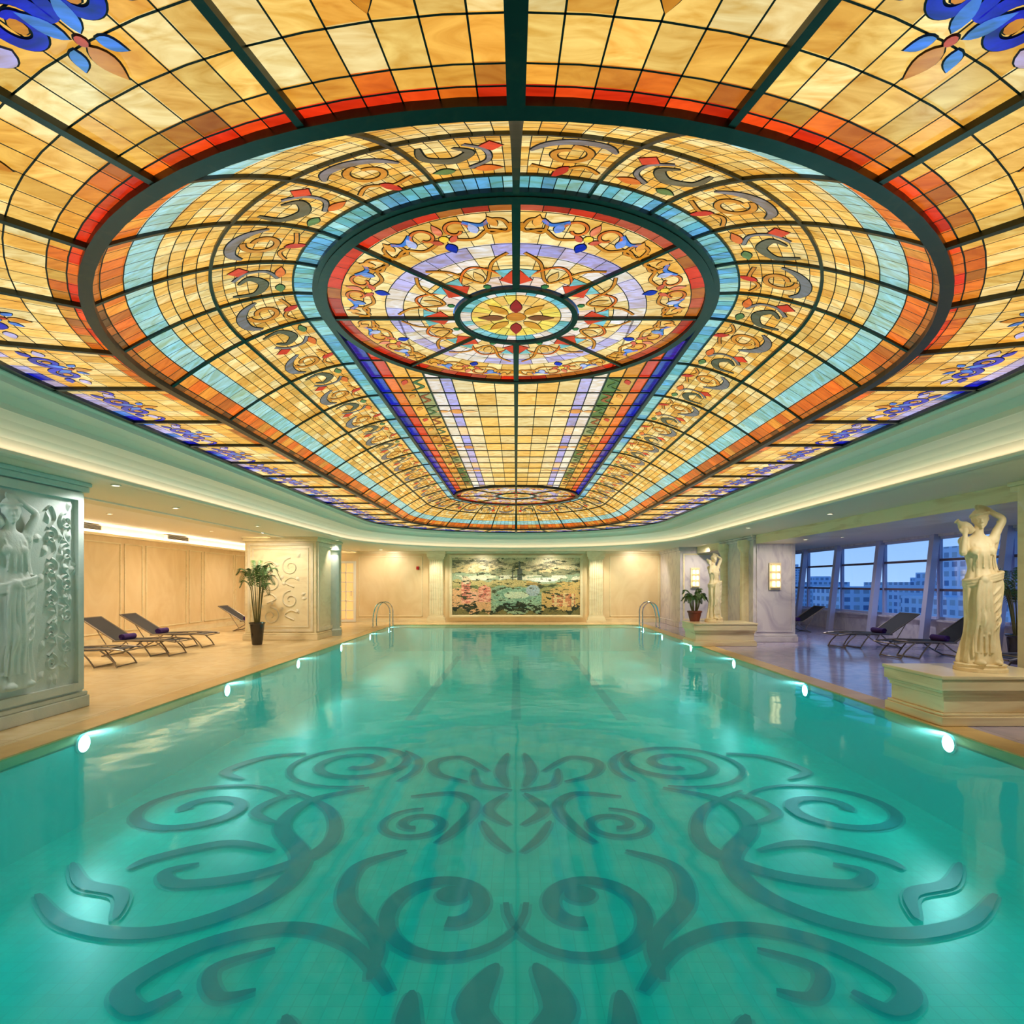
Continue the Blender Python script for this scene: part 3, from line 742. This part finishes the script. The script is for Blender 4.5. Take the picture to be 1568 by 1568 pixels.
for sg in (-1, 1):
    p = MB(); xc = sg*3.05
    p.box(xc-.36, xc+.36, YF-.30, YF-.005, .0, .10); p.box(xc-.33, xc+.33, YF-.27, YF-.005, .10, .2); p.box(xc-.29, xc+.29, YF-.24, YF-.005, .2, .26)
    p.box(xc-.26, xc+.26, YF-.18, YF-.005, .26, 2.42)
    for i in range(6):
        xx = xc-.215+i*.086
        p.tube([(xx, YF-.18, .3), (xx, YF-.18, 2.38)], .028, 0, 8)
    p.box(xc-.30, xc+.30, YF-.22, YF-.005, 2.42, 2.5); p.box(xc-.34, xc+.34, YF-.26, YF-.005, 2.5, 2.62); p.box(xc-.36, xc+.36, YF-.29, YF-.005, 2.62, 2.715)
    p.build('fluted_pilaster', [M_cream])
d = MB(); frame(d, 'y', YF-.01, -7.2, -6.15, 0.02, 2.35, .09, .06, 0, -1)
for i in range(1, 3): d.box(-7.11+i*.29-.015, -7.11+i*.29+.015, YF-.05, YF-.02, .1, 2.28, 0)
for j in range(1, 6): d.box(-7.11, -6.24, YF-.05, YF-.02, .1+j*.36-.015, .1+j*.36+.015, 0)
d.box(-7.11, -6.24, YF-.03, YF-.018, .1, 2.28, 1); d.tube([(-6.32, YF-.09, 1.0), (-6.32, YF-.09, 1.2)], .012, 2, 8)
M_dg = mat('warm_lit_door_glass', (240, 205, 140), .2, emit=(255, 205, 130), es=.45)
d.build('door_1', [M_white, M_dg, M_chrome])
fa = MB(); fa.box(-3.83, -3.73, YF-.05, YF-.001, 2.02, 2.14, 0); fa.tube([(-3.78, YF-.05, 2.08), (-3.78, YF-.07, 2.08)], .03, 0, 12); fa.build('fire_alarm_bell', [M_red], bevel=.005)

# ================================================================== WINDOWS
n_ = 1
ys = [-2.45]+[-.7+2.2*i for i in range(11)]+[22.55]
for a, b_ in zip(ys[:-1], ys[1:]):
    g = MB()
    g.box(XR+.06, XR+.14, a, a+.05, .6, 2.66, 0); g.box(XR+.06, XR+.14, b_-.05, b_, .6, 2.66, 0)
    for z, mi in ((.60, 0), (1.30, 1), (2.05, 1), (2.60, 0)): g.box(XR+.05, XR+.15, a+.05, b_-.05, z, z+.06, mi)
    g.box(XR+.095, XR+.105, a+.05, b_-.05, .66, 2.6, 2)
    i = len(g.v)
    for z, xx in ((0.0, XR-.40), (2.72, XR-.10)):
        g.v += [(xx, b_-.08, z), (xx+.16, b_-.08, z), (xx+.16, b_+.08, z), (xx, b_+.08, z)] if b_ < 22 else [(xx, b_-.12, z), (xx+.16, b_-.12, z), (xx+.16, b_, z), (xx, b_, z)]
    for q in [(0, 1, 5, 4), (1, 2, 6, 5), (2, 3, 7, 6), (3, 0, 4, 7)]:
        g.f.append(tuple(i+k for k in q)); g.m.append(0); g.c.append((1, 1, 1))
    g.build('window_%d' % n_, [M_wframe, M_rail, M_pane]); n_ += 1

c = MB(); rnd = random.Random(4)
for i in range(90):
    X = rnd.uniform(110, 420); Y = X*rnd.uniform(.5, 3.2); wd = rnd.uniform(12, 30); h = rnd.uniform(-22, 3) if rnd.random() < .88 else rnd.uniform(6, 26)*X/250
    c.box(X, X+wd, Y, Y+wd*rnd.uniform(.8, 1.8), -45, h, 0)
    if rnd.random() < .5: c.box(X+wd*.3, X+wd*.7, Y+wd*.3, Y+wd*.7, h, h+4, 0)
c.build('city_skyline', [M_city])
g = MB(); g.face([(20, -600, -45), (1500, -600, -45), (1500, 2500, -45), (20, 2500, -45)]); g.build('city_ground', [M_ground])

# ================================================================== STATUES
def figure_mesh():
    m = MB(); n = 72
    lv = [(0.0, 0, 0, .185, .165, .022), (.04, 0, 0, .20, .175, .024), (.12, 0, 0, .19, .165, .024), (.3, .005, 0, .165, .145, .020), (.48, .015, -.01, .158, .14, .017), (.62, .02, -.005, .165, .142, .015),
          (.78, .03, 0, .178, .146, .013), (.90, .035, 0, .184, .146, .010), (.98, .03, 0, .168, .132, .008), (1.07, .012, 0, .128, .102, .006), (1.16, 0, -.005, .130, .105, .006), (1.25, -.01, -.01, .145, .118, .006),
          (1.32, -.015, 0, .155, .110, .005), (1.38, -.018, .005, .158, .092, .003), (1.425, -.018, .01, .13, .075, 0), (1.455, -.016, .01, .07, .058, 0), (1.49, -.014, .005, .048, .048, 0), (1.56, -.01, 0, .044, .046, 0)]
    rows = []
    for (z, cx, cy, rx, ry, fa) in catmull(lv, 4):
        row = []
        for j in range(n):
            th = 2*pi*j/n
            f = fa*(sin(9*th+2.2*z)+.7*sin(15*th-3*z+1)+.45*sin(5*th+4*z))
            k = 1+f/rx*.8
            x = cx+rx*k*cos(th); y = cy+ry*k*sin(th)
            kn = math.exp(-((z-.50)/.16)**2)*math.exp(-((cos(th)+.35)**2+(sin(th)+.9)**2)/.25)*.07
            y -= kn; row.append((x, y, z))
        rows.append(row)
    m.grid(rows, close=True); m.face(list(reversed(rows[0]))); m.face(rows[-1])
    for sx in (-1, 1):
        m.ell((sx*.07-.012, -.085, 1.27), (.058, .05, .055)); m.ell((sx*.08+.03, .07, .90), (.09, .08, .1))
    for kk in range(3):
        pts = [(.028+(.180-kk*.004)*cos(t), (.150)*sin(t), .99-kk*.03+.05*cos(t)) for t in [2*pi*i/28 for i in range(29)]]
        m.tube(pts, .019, n=8, cap=False)
    m.ell((-.03, -.16, .955), (.05, .035, .05))
    for i, xx in enumerate((-.075, -.045, -.01, .02)):
        m.tube(catmull([(xx, -.165, .94), (xx+.01*i-.03, -.175, .75), (xx-.03+.015*i, -.175, .5), (xx-.05+.02*i, -.165, .28), (xx-.05+.02*i, -.165, .14)], 4), [.02]*9+[.016]*8, n=8)
    for i in range(5):
        z0 = .93-i*.1
        m.tube(catmull([(.19, -.02, z0), (.13, -.125, z0-.07), (.02, -.165, z0-.17), (-.08, -.150, z0-.22)], 4), .012, n=6)
    for sx in (-.1, -.03, .04, .1):
        m.tube(catmull([(sx*.9, -.09, 1.36), (sx*.8, -.125, 1.22), (sx*.9+.01, -.108, 1.08)], 4), .008, n=6)
    m.ell((-.08, -.17, .035), (.042, .10, .035)); m.ell((.09, -.14, .035), (.042, .10, .035))
    tilt = Matrix.Rotation(radians(-12), 3, 'Y') @ Matrix.Rotation(radians(10), 3, 'X') @ Matrix.Rotation(radians(-18), 3, 'Z')
    H = Vector((-.005, -.012, 1.635))
    def hp(x, y, z): return H+tilt @ Vector((x, y, z))
    m.ell(H, (.070, .085, .105), n=20, m=14, rot=tilt)
    m.ell(hp(0, -.03, -.055), (.045, .05, .045), rot=tilt)
    m.tube([hp(0, -.078, .022), hp(0, -.10, -.018), hp(0, -.085, -.026)], [.008, .015, .008], n=8)
    m.tube([hp(-.045, -.072, .03), hp(-.02, -.085, .034), hp(0, -.084, .028), hp(.02, -.085, .034), hp(.045, -.072, .03)], .009, n=8)
    for sx in (-1, 1):
        m.ell(hp(sx*.027, -.074, .008), (.013, .009, .007), rot=tilt)
        m.ell(hp(sx*.072, .0, -.005), (.01, .018, .026), rot=tilt)
    m.ell(hp(0, -.083, -.048), (.021, .011, .006), rot=tilt); m.ell(hp(0, -.081, -.060), (.017, .010, .006), rot=tilt); m.ell(hp(0, -.075, -.085), (.017, .015, .013), rot=tilt)
    m.ell(hp(0, .02, .028), (.082, .088, .09), rot=tilt); m.ell(hp(0, .105, .0), (.045, .045, .045), rot=tilt)
    for i in range(10):
        a = -80+160*i/9
        m.tube(catmull([hp(.075*sin(radians(a)), -.062*cos(radians(a))-.01, .075), hp(.088*sin(radians(a)), -.02, .06), hp(.08*sin(radians(a*.8)), .07, .02), hp(.02*sin(radians(a)), .11, .0)], 4), .012, n=6)
    def arm(sh, el, wr, hd, side):
        pts = catmull([sh, tuple((Vector(sh)+Vector(el))/2), el, tuple((Vector(el)+Vector(wr))/2), wr], 5)
        k = len(pts); m.tube(pts, [.05-.026*(i/(k-1)) for i in range(k)], n=12)
        m.ell(sh, (.06, .055, .06))
        W = Vector(wr); Hd = (Vector(hd)-W); dr = Hd.normalized(); perp = dr.cross(Vector((0, 1, 0)))
        perp = perp.normalized() if perp.length > .01 else Vector((1, 0, 0)); nrm = dr.cross(perp).normalized()
        pc = W+dr*.045
        m.tube([W, pc, W+dr*.085], [.022, .036, .03], n=10)
        for f in range(4):
            o = perp*(f-1.5)*.018; ln = (.06, .07, .066, .05)[f]
            b0 = W+dr*.07+o
            m.tube([b0, b0+dr*ln*.5+nrm*side*.008, b0+dr*ln*.85+nrm*side*.03], [.0105, .0098, .008], n=6)
        b0 = W+dr*.03+perp*.03
        m.tube([b0, b0+dr*.03+perp*.02, b0+dr*.055+perp*.018+nrm*side*.015], [.012, .011, .008], n=6)
    arm((.125, .0, 1.40), (.215, -.01, 1.63), (.05, .0, 1.765), (-.04, -.01, 1.765), 1)
    arm((-.16, .0, 1.39), (-.215, -.10, 1.25), (-.20, -.11, 1.45), (-.19, -.08, 1.55), -1)
    jt = Matrix.Rotation(radians(-50), 3, 'Y')
    J = Vector((-.165, -.01, 1.56))
    pr = [(.0, -.11), (.03, -.11), (.05, -.08), (.062, -.03), (.055, .02), (.03, .05), (.022, .075), (.034, .095), (.03, .10), (.0, .10)]
    rows = [[J+jt @ Vector((r*cos(2*pi*j/18), r*sin(2*pi*j/18), z)) for j in range(18)] for r, z in pr]
    m.grid(rows, close=True)
    m.tube(catmull([(.2, .03, 1.62), (.2, .05, 1.45), (.17, .09, 1.2), (.2, .09, 1.0), (.2, .07, .7), (.17, .06, .35)], 4), [.02+.03*i/20 for i in range(21)], n=10)
    return m
def make_statue(name, loc, scale, rotz, mt, voxel, plinth=True, flat=None, parent=None):
    E = empty(name, loc, (0, 0, rotz)) if parent is None else parent
    o = figure_mesh().build('figure', [mt], E, smooth=True)
    zoff = .07 if plinth else 0
    for v in o.data.vertices:
        if flat:
            x, y, z = v.co; v.co = Vector(flat(x*scale, y*scale, z*scale))
        else: v.co = v.co*scale+Vector((0, 0, zoff))
    r = o.modifiers.new('remesh', 'REMESH'); r.mode = 'VOXEL'; r.voxel_size = voxel; r.use_smooth_shade = True
    s = o.modifiers.new('smooth', 'SMOOTH'); s.factor = .4; s.iterations = 1
    if plinth:
        p = MB(); p.rev([(.25*scale, 0.002), (.25*scale, .035), (.235*scale, .045), (.235*scale, .06), (.245*scale, .075), (.22*scale, .085)], (0, 0, 0), 0, 36)
        p.build('round_plinth', [mt], E, smooth=False)
    return E
def pedestal(name, x0, x1, y0, y1, h):
    p = MB()
    steps = [(-.0, 0.001, .10), (.02, .10, .13), (.05, .13, .30), (.035, .30, .34), (.02, .34, .37), (-.005, .37, h-.04), (-.02, h-.04, h)]
    for e, z0, z1 in steps: p.box(x0+e, x1-e, y0+e, y1-e, z0, z1)
    return p.build(name, [M_ped], bevel=.008)
pedestal('statue_pedestal', 4.45, 5.78, 6.14, 7.1, .53)
make_statue('draped_woman_statue', (5.17, 6.55, .53), .985, radians(-12), M_statue, .0075)
pedestal('statue_pedestal', 4.22, 5.72, 13.95, 14.9, .55)
make_statue('draped_woman_statue', (4.85, 14.4, .55), .90, radians(20), M_statue, .012)
E = D.objects['relief_pillar']
make_statue('x', None, 1.13, 0, M_tealstone, .010, plinth=False, flat=lambda x, y, z: (-5.265+.045-y*.50 if y < .02 else -5.265+.03-(y-.02)*.3, 6.08+x*1.25, .40+z), parent=E)

# ================================================================== LOUNGERS
def lounger(loc, rz):
    E = empty('sun_lounger', loc, (0, 0, rz))
    f = MB(); hw = .31
    for sy in (-hw, hw):
        f.tube(catmull([(0.0, sy, .30), (.3, sy, .335), (.8, sy, .33), (1.28, sy, .31)], 4), .016, 0, 8)
        f.tube([(1.22, sy, .31), (1.95, sy, .78)], .016, 0, 8)
        f.tube(catmull([(.12, sy, .0), (.22, sy, .15), (.42, sy, .32)], 4), .014, 0, 8)
        f.tube(catmull([(.75, sy, .32), (.6, sy, .15), (.5, sy, 0.0)], 4), .014, 0, 8)
        f.tube(catmull([(1.0, sy, .31), (1.2, sy, .16), (1.5, sy, .0)], 4), .014, 0, 8)
        f.tube([(1.32, sy, .10), (1.62, sy, .57)], .010, 0, 8)
    for x, z in ((0, .30), (1.25, .31), (1.95, .78), (.14, .02), (.5, .015), (1.5, .015), (.42, .32)):
        f.tube([(x, -hw, z), (x, hw, z)], .013, 0, 8)
    f.build('frame', [M_frame], E)
    s = MB(); N = 12
    top = [(.02+1.22*i/N, .335-.028*sin(pi*i/N)) for i in range(N+1)]+[(1.24+.72*i/6, .325+.465*i/6) for i in range(1, 7)]
    s.grid([[(x, -hw+.01, z) for x, z in top], [(x, hw-.01, z) for x, z in top]])
    s.grid([[(x, -hw+.01, z-.008) for x, z in top], [(x, hw-.01, z-.008) for x, z in top]])
    s.build('sling', [M_dark], E)
    t = MB(); sp = spiral(0, 0, .065, .01, 0, 3.2)
    t.grid([[(1.17+a, yy, .385+b) for a, b in sp] for yy in (-.2, .2)])
    t.tube([(1.17, -.19, .385), (1.17, .19, .385)], .062, 0, 16)
    t.build('rolled_towel', [M_towel], E)
for x, y in [(-6.95, 10.7), (-6.95, 12.3), (-7.15, 13.9), (-7.35, 18.7)]: lounger((x, y, 0), pi+random.uniform(-.05, .05)+.05)
for x, y in [(7.45, 11.9), (7.4, 13.8), (7.5, 18.2), (7.6, 9.4)]: lounger((x, y, 0), random.uniform(-.04, .04)+.06)

# ================================================================== PALMS
def palm(name, loc, h, nf, pot='tall', seed=1, spread=.55):
    rnd = random.Random(seed); E = empty(name, loc)
    p = MB()
    if pot == 'tall':
        ph = .55; p.rev([(.11, 0), (.12, .02), (.17, .5), (.19, .53), (.19, .55), (.165, .55), (.155, .50), (.0, .50)], (0, 0, 0), 0, 28)
        p.build('pot', [M_pot], E)
    else:
        ph = .26; p.rev([(.11, 0), (.12, .02), (.165, .22), (.18, .22), (.18, .26), (.155, .26), (.15, .23), (0, .23)], (0, 0, 0), 0, 28)
        p.build('pot', [M_terr], E)
    s = MB(); s.rev([(.0, 0), (.15, 0), (.15, .01), (0, .02)], (0, 0, ph-.045), 0, 20); s.build('soil', [M_soil], E)
    l = MB()
    for k in range(nf):
        az = 2*pi*k/nf*2.4+rnd.uniform(-.3, .3); rr = rnd.uniform(.6, 1.0)*spread; top = h*rnd.uniform(.72, 1.0)
        bx, by = .05*cos(az), .05*sin(az); z0 = ph-.04
        dx, dy_ = cos(az), sin(az); drop = rnd.uniform(.1, .35)*spread/.55
        P = catmull([(bx, by, z0), (bx+dx*.06, by+dy_*.06, z0+(top-z0)*.45), (bx+dx*rr*.35, by+dy_*rr*.35, z0+(top-z0)*.85), (bx+dx*rr*.75, by+dy_*rr*.75, top), (bx+dx*rr*1.1, by+dy_*rr*1.1, top-drop)], 7)
        n = len(P); l.tube(P, [.011-.008*i/n for i in range(n)], 1, 5)
        for i in range(int(n*.42), n):
            a = Vector(P[i]); tg = (Vector(P[min(i+1, n-1)])-Vector(P[i-1])).normalized(); sd = tg.cross(Vector((0, 0, 1))).normalized()
            t = (i-n*.42)/(n*.58); ln = .24*sin(pi*min(.97, .25+t*.72))*spread/.55
            for m in (-1, 1):
                for hh in (0, .5):
                    o = a+tg*hh*.03
                    tip = o+sd*m*ln*.8+tg*ln*.6+Vector((0, 0, -ln*.35)); mid = o+(tip-o)*.45+Vector((0, 0, .02))
                    wv = tg*.010
                    l.face([o, mid+wv, tip, mid-wv], 0)
    l.build('fronds', [M_leaf, M_stem], E)
palm('potted_palm', (-6.3, 14.3, 0), 2.05, 14, 'tall', 3, .46)
palm('potted_palm', (4.45, 14.65, .55), .80, 16, 'low', 8, .26)
palm('potted_palm', (9.3, 10.9, 0), 1.9, 18, 'tall', 5, .6)

# ================================================================== SCONCES, VENTS, DOWNLIGHTS
M_crys = emis('lit_crystal', (255, 226, 176), 3.0)
for (x, y) in [(6.59, 15.0-.026), (6.05, 19.9-.03)]:
    s = MB(); s.box(x-.15, x+.15, y-.03, y, 1.33, 2.02, 0)
    for i in range(2):
        for j in range(3):
            zc = 1.41+j*.20; s.rev([(.028, 0), (.04, .03), (.04, .11), (.028, .14)], (x-.06+.12*i, y-.08, zc), 1, 10)
    for z in (1.38, 1.58, 1.78, 1.975): s.box(x-.12, x+.12, y-.1, y-.03, z, z+.012, 0)
    s.build('wall_sconce', [M_cream, M_crys])
for yv in (9.2, 13.2, 17.0):
    v = MB(); v.box(XL, XL+.12, yv, yv+1.1, 2.78, 2.90, 0)
    for i in range(5): v.box(XL+.12, XL+.13, yv+.05, yv+1.05, 2.79+i*.021, 2.80+i*.021, 1)
    v.build('air_vent', [M_grille, M_black])
def spot(name, loc, target, e, size, col=(1, .89, .72), blend=.7, soft=.05, fixture=True):
    ld = D.lights.new(name+'_lamp', 'SPOT'); ld.energy = e; ld.color = col; ld.spot_size = radians(size); ld.spot_blend = blend; ld.shadow_soft_size = soft
    o = D.objects.new(name+'_lamp', ld); scene.collection.objects.link(o)
    E = empty(name, loc)
    o.parent = E; o.location = (0, 0, -.03); o.rotation_euler = (Vector(target)-Vector(loc)).to_track_quat('-Z', 'Y').to_euler()
    f = MB(); f.rev([(.055, 0), (.06, -.008), (.045, -.012), (.04, -.004)], (0, 0, 0), 0, 20); f.rev([(.0, -.004), (.038, -.004), (.038, -.006), (0, -.006)], (0, 0, 0), 1, 16)
    f.build('trim_ring', [M_white, M_warm], E)
zc_ = ZC-.002
spot('added_fill_downlight', (-4.97, 7.3, zc_), (-5.3, 6.1, 1.3), 70, 75, (1, .98, .94))
spot('added_fill_downlight', (-4.97, 4.4, zc_), (-5.3, 6.0, 1.4), 60, 75, (.96, 1, .99))
spot('added_fill_downlight', (-5.05, 16.6, zc_), (-5.1, 16.6, 0), 60, 90)
spot('added_fill_downlight', (-6.1, 14.1, zc_), (-6.2, 15.5, 1.0), 150, 110)
for x in (-3.05, 3.05): spot('added_fill_downlight', (x, YF-.9, zc_), (x, YF-.1, 0.6), 90, 90)
for x in (-1.3, 1.3): spot('added_fill_downlight', (x, YF-1.2, zc_), (x, YF, 0.9), 150, 110)
for x in (-4.9, 4.6): spot('added_fill_downlight', (x, YF-1.3, zc_), (x, YF, 1.0), 120, 130)
spot('added_fill_downlight', (5.15, 5.1, zc_), (5.2, 6.5, 1.0), 120, 75)
spot('added_fill_downlight', (5.1, 12.9, zc_), (4.9, 14.3, 0.8), 140, 85)
spot('added_fill_downlight', (5.9, 18.4, zc_), (6.1, 19.9, 1.2), 140, 90)
spot('added_fill_downlight', (6.6, 13.4, 2.498), (6.6, 15.0, 1.2), 80, 90)
for y in (9.5, 12.5): spot('added_fill_downlight', (-5.5, y, zc_), (-5.6, y, 0), 90, 120)
spot('added_fill_downlight', (5.5, 10.3, zc_), (5.5, 10.3, 0), 50, 130)
for y in (9.5, 15.5): spot('added_fill_downlight', (8.6, y, zc_), (8.8, y, 0), 110, 150, (.84, .84, 1))  # added cool fill lamps to lift the dim right lounge
lg = MB(); lg.box(-6.45, -6.16, YB+.2, YF-.2, 2.70, 2.73, 0); lg.box(-6.45, -6.42, YB+.2, YF-.2, 2.73, 2.77, 0); lg.box(-6.32, -6.26, YB+.3, YF-.3, 2.74, 2.765, 1)
lg.build('cove_light_trough', [M_plaster, M_tube])
for y in (8.0, 12.0, 16.0, 20.0):
    spot('added_fill_downlight', (-8.3, y, 2.918), (-8.6, y, 0), 150, 150)

# ================================================================== WORLD / DUSK
wd = D.worlds.new('dusk_sky'); scene.world = wd; wd.use_nodes = True
n = wd.node_tree; n.nodes.clear()
o = n.nodes.new('ShaderNodeOutputWorld'); bg = n.nodes.new('ShaderNodeBackground'); tc = n.nodes.new('ShaderNodeTexCoord'); sx = n.nodes.new('ShaderNodeSeparateXYZ'); r = n.nodes.new('ShaderNodeValToRGB')
r.color_ramp.elements[0].position = 0.0; r.color_ramp.elements[0].color = L4((160, 192, 230))
r.color_ramp.elements[1].position = 0.25; r.color_ramp.elements[1].color = L4((72, 138, 216))
n.links.new(tc.outputs['Generated'], sx.inputs[0]); n.links.new(sx.outputs[2], r.inputs[0]); n.links.new(r.outputs[0], bg.inputs[0]); bg.inputs[1].default_value = 1.6
n.links.new(bg.outputs[0], o.inputs[0])

# ================================================================== CAMERA
cd = D.cameras.new('camera'); cam = D.objects.new('camera', cd); scene.collection.objects.link(cam)
cam.location = (0, 0, 1.5); cam.rotation_euler = (radians(90), 0, 0)
cd.sensor_width = 36; cd.lens = 36*900/1568; cd.shift_x = -0.004; cd.shift_y = 0.0695; cd.clip_end = 3000; cd.clip_start = .05
scene.camera = cam
